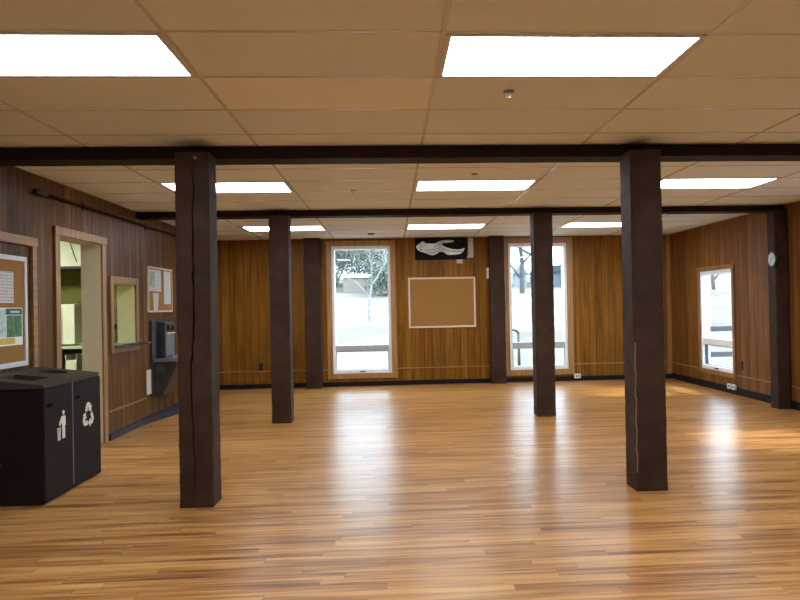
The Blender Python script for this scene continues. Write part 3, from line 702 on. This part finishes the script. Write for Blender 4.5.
# strip to the right of the building
A = [mb.bm.verts.new(p) for p in ((XR + .13, YF, -.3), (45, YF, -.3), (45, 12.63, -.3), (XR + .13, 12.63, -.3))]; mb.bm.faces.new(A)
struct(mb.build('ground_outside', gm, None, False), 'pale dry grass slope rising outside the windows', 'ground')
bark = plain('grey_bark', (.065, .065, .065), .9, 0, .3, 6); barkpale = plain('pale_grey_bark', (.17, .17, .165), .9, 0, .3, 6)
leafm = plain('grey_green_foliage', (.105, .125, .09), .8, 0, .35, 3)
def branch(mb, lf, p, d, L, r, depth, rnd, spread, leaf):
    n = 3; q = p
    for i in range(n):
        dd = (d + Vector((rnd.uniform(-.18, .18), rnd.uniform(-.18, .18), rnd.uniform(-.05, .12)))).normalized()
        e = q + dd * L / n; r1 = r * (1 - .28 * (i + 1) / n)
        mb.tube(q, e, r * (1 - .28 * i / n), r1, n=5 if depth < 2 else 7, cap=False); q = e; d = dd
        if depth > 0 and i > 0 or depth > 3:
            a = rnd.uniform(0, 6.28); u = d.orthogonal().normalized(); w = d.cross(u)
            branch(mb, lf, q, (d * .7 + (u * math.cos(a) + w * math.sin(a)) * spread).normalized(), L * .62, r1 * .55, depth - 1, rnd, spread, leaf) if depth > 0 else None
    if depth > 0:
        for k in range(2):
            a = rnd.uniform(0, 6.28); u = d.orthogonal().normalized(); w = d.cross(u)
            branch(mb, lf, q, (d + (u * math.cos(a) + w * math.sin(a)) * spread).normalized(), L * .72, r * .6, depth - 1, rnd, spread, leaf)
    elif leaf:
        for k in range(leaf):
            c = q + Vector((rnd.gauss(0, .25), rnd.gauss(0, .25), rnd.gauss(0, .2))); s = rnd.uniform(.04, .09)
            u = Vector((rnd.gauss(0, 1), rnd.gauss(0, 1), rnd.gauss(0, 1))).normalized(); w = u.orthogonal().normalized()
            vs = [lf.bm.verts.new(c + u * s), lf.bm.verts.new(c + w * s * .6), lf.bm.verts.new(c - u * s), lf.bm.verts.new(c - w * s * .6)]; lf.bm.faces.new(vs)
def tree(x, y, h, r, seed, label, mat, leaf=0, depth=4, spread=.75, name='bare_tree', cat='tree', group=None, lean=(0, 0)):
    rnd = random.Random(seed); z = groundz(x, y) - .1
    t = thing(empty(name, (x, y, z)), label, cat, group)
    mb, lf = MB(), MB()
    branch(mb, lf, Vector((x, y, z)), Vector((lean[0], lean[1], 1)).normalized(), h * .42, r, depth, rnd, spread, leaf)
    mb.build('trunk', mat, t)
    if leaf: lf.build('foliage', leafm, t)
    else: lf.bm.free()
    return t
def shrub(x, y, h, w, seed, label, group):
    rnd = random.Random(seed); z = groundz(x, y) - .1; t = thing(empty('tangled_shrub', (x, y, z)), label, 'shrub', group); mb, lf = MB(), MB()
    for i in range(12):
        p = Vector((x + rnd.uniform(-w, w) * .45, y + rnd.uniform(-.8, .8), z))
        branch(mb, lf, p, Vector((rnd.uniform(-.45, .45), rnd.uniform(-.2, .2), 1)).normalized(), h * rnd.uniform(.26, .38), rnd.uniform(.05, .09), 4, rnd, 1.1, 2)
    mb.build('branches', barkpale, t); lf.build('foliage', leafm, t)
for i, (x, y, h, lab) in enumerate(((-6.0, 46, 5.6, 'dense tangled shrub beyond the left edge of the left tall window'), (-3.4, 45, 5.8, 'dense tangled shrub behind the left end of the low shed'),
        (-1.2, 47, 5.8, 'tangled shrub behind the right end of the low shed'), (.7, 45, 5.8, 'grey green tangled shrub at the right side of the left tall window'))):
    shrub(x, y, h, 2.4, 60 + i, lab, 'shrubs outside the left window')
shrub(.3, 38, 2.6, .6, 90, 'low green tinted bush to the right of the low shed', None)
tree(-.8, 27, 3.6, .05, 71, 'slender sapling with thin foliage before the low shed outside the left window', barkpale, leaf=0, depth=3, spread=.6, name='sapling')
tree(6.0, 23, 8, .24, 77, 'pale thick trunked tree at the right side of the right-hand tall window', barkpale, depth=4, spread=.6)
tree(7.2, 38, 6, .16, 81, 'dark bare tree standing left of the house outside the right-hand tall window', bark, depth=4, spread=.8)
tree(10.8, 48, 9, .25, 83, 'bare tree rising behind the house outside', bark, depth=4, spread=.8)
tree(17.95, 38, 4.0, .11, 85, 'forked bare tree seen at the top of the right wall window', bark, depth=4, spread=.9, lean=(.05, 0))
# low shed
t = thing(empty('low_shed', (-1.75, 41, 1.9)), 'low beige shed with a white roof edge outside the left tall window', 'shed')
z = groundz(0, 40) - .3
box(-2.65, -.70, 40, 42.5, z, 3.05).build('wall', plain('beige_siding', (.18, .155, .13), .8), t)
MB().box(-2.75, -.60, 39.9, 42.6, 3.05, 3.24, .02).build('roof', plain('pale_roof_edge', (.6, .6, .58), .6), t)
# house
t = thing(empty('house', (10.2, 44, 2.4)), 'pale blue grey house with a dark roof outside the right-hand tall window', 'house')
z = groundz(0, 42) - .3
box(9.25, 11.2, 42, 46, z, 3.35).build('wall', plain('blue_grey_siding', (.085, .10, .12), .8), t)
MB().prism([(9.0, 3.3), (11.4, 3.3), (10.6, 3.75), (9.4, 3.62)], 1, 41.7, 46.3).build('roof', plain('dark_shingle', (.03, .035, .045), .8), t)
for x in (9.6, 10.3):
    w_ = box(x, x + .35, 41.95, 42.0, 2.5, 3.1).build('window', plain('dark_window', (.06, .08, .11), .2), t)
t = thing(empty('outbuilding', (8.0, 43, 2.3)), 'small pale blue grey outbuilding with a pointed roof, left of the house outside', 'shed')
box(7.65, 8.38, 42.6, 43.6, groundz(0, 42) - .2, 3.25).build('wall', plain('pale_blue_siding', (.18, .195, .215), .8), t)
MB().prism([(7.55, 3.22), (8.48, 3.22), (8.02, 3.85)], 1, 42.5, 43.7).build('roof', plain('grey_blue_roof', (.13, .155, .19), .8), t)
# handrail
t = thing(empty('handrail', (2.5, 14.2, -.3)), 'dark steel handrail outside the right-hand tall window', 'handrail')
MB().tube((2.60, 14.2, -.3), (2.60, 14.2, .80), .032).build('upright', M['darksteel'], t, True)
MB().tube((2.60, 14.2, .80), (2.54, 14.2, .86), .026).tube((2.54, 14.2, .86), (2.25, 14.2, .875), .026).build('rail', M['darksteel'], t, True)
# fence by the right window
t = thing(empty('rail_fence', (7.5, 13.4, -.3)), 'grey two rail fence outside the right wall window', 'fence')
gp = plain('weathered_grey_board', (.055, .065, .075), .8)
for z in (.28, .78): box(6.22, 10.2, 13.4, 13.45, z, z + .10, .006).build('fence_rail', gp, t)
for x in (7.6, 9.2): box(x, x + .1, 13.45, 13.55, -.31, .95, .006).build('fence_post', gp, t)

# ------------------------------------------------------------------ world and camera
W = bpy.data.worlds.new('World'); bpy.context.scene.world = W; W.use_nodes = True
nt = W.node_tree; bg = nt.nodes['Background']
tc = nt.nodes.new('ShaderNodeTexCoord'); sp = nt.nodes.new('ShaderNodeSeparateXYZ'); nt.links.new(tc.outputs['Generated'], sp.inputs[0])
nt.links.new(ramp(nt, sp.outputs[2], [(0, (.74, .87, 1.0)), (1, (.58, .78, 1.0))]), bg.inputs[0])
bg.inputs[1].default_value = 10.0

sun = bpy.data.lights.new('sun', 'SUN'); sun.energy = 7; sun.color = (1, .92, .80); sun.angle = math.radians(7)
so = bpy.data.objects.new('sun', sun); C.objects.link(so); so.location = (20, 5, 15)
so.rotation_euler = Vector((-1, .06, -.86)).to_track_quat('-Z', 'Y').to_euler()
cam = bpy.data.cameras.new('camera'); co = bpy.data.objects.new('camera', cam); C.objects.link(co)
f, cx, roll, pitch, yaw, h = 702.40, 432.55, .019, .0081, .0601, 1.3888
cy, sy = math.cos(yaw), math.sin(yaw); cp, sp_ = math.cos(pitch), math.sin(pitch); cr, sr = math.cos(roll), math.sin(roll)
fw = Vector((sy * cp, cy * cp, sp_)); rt = Vector((cy, -sy, 0)); up = rt.cross(fw)
r2 = cr * rt - sr * up; u2 = sr * rt + cr * up
co.matrix_world = Matrix(((r2.x, u2.x, -fw.x, 0), (r2.y, u2.y, -fw.y, 0), (r2.z, u2.z, -fw.z, h), (0, 0, 0, 1)))
cam.sensor_width = 36; cam.lens = f * 36 / 800; cam.shift_x = (400 - cx) / 800; cam.clip_end = 300
S_ = bpy.context.scene; S_.camera = co
S_.view_settings.view_transform = 'Standard'; S_.view_settings.look = 'None'; S_.view_settings.gamma = 1
S_.view_settings.use_curve_mapping = False; S_.view_settings.exposure = 0.0
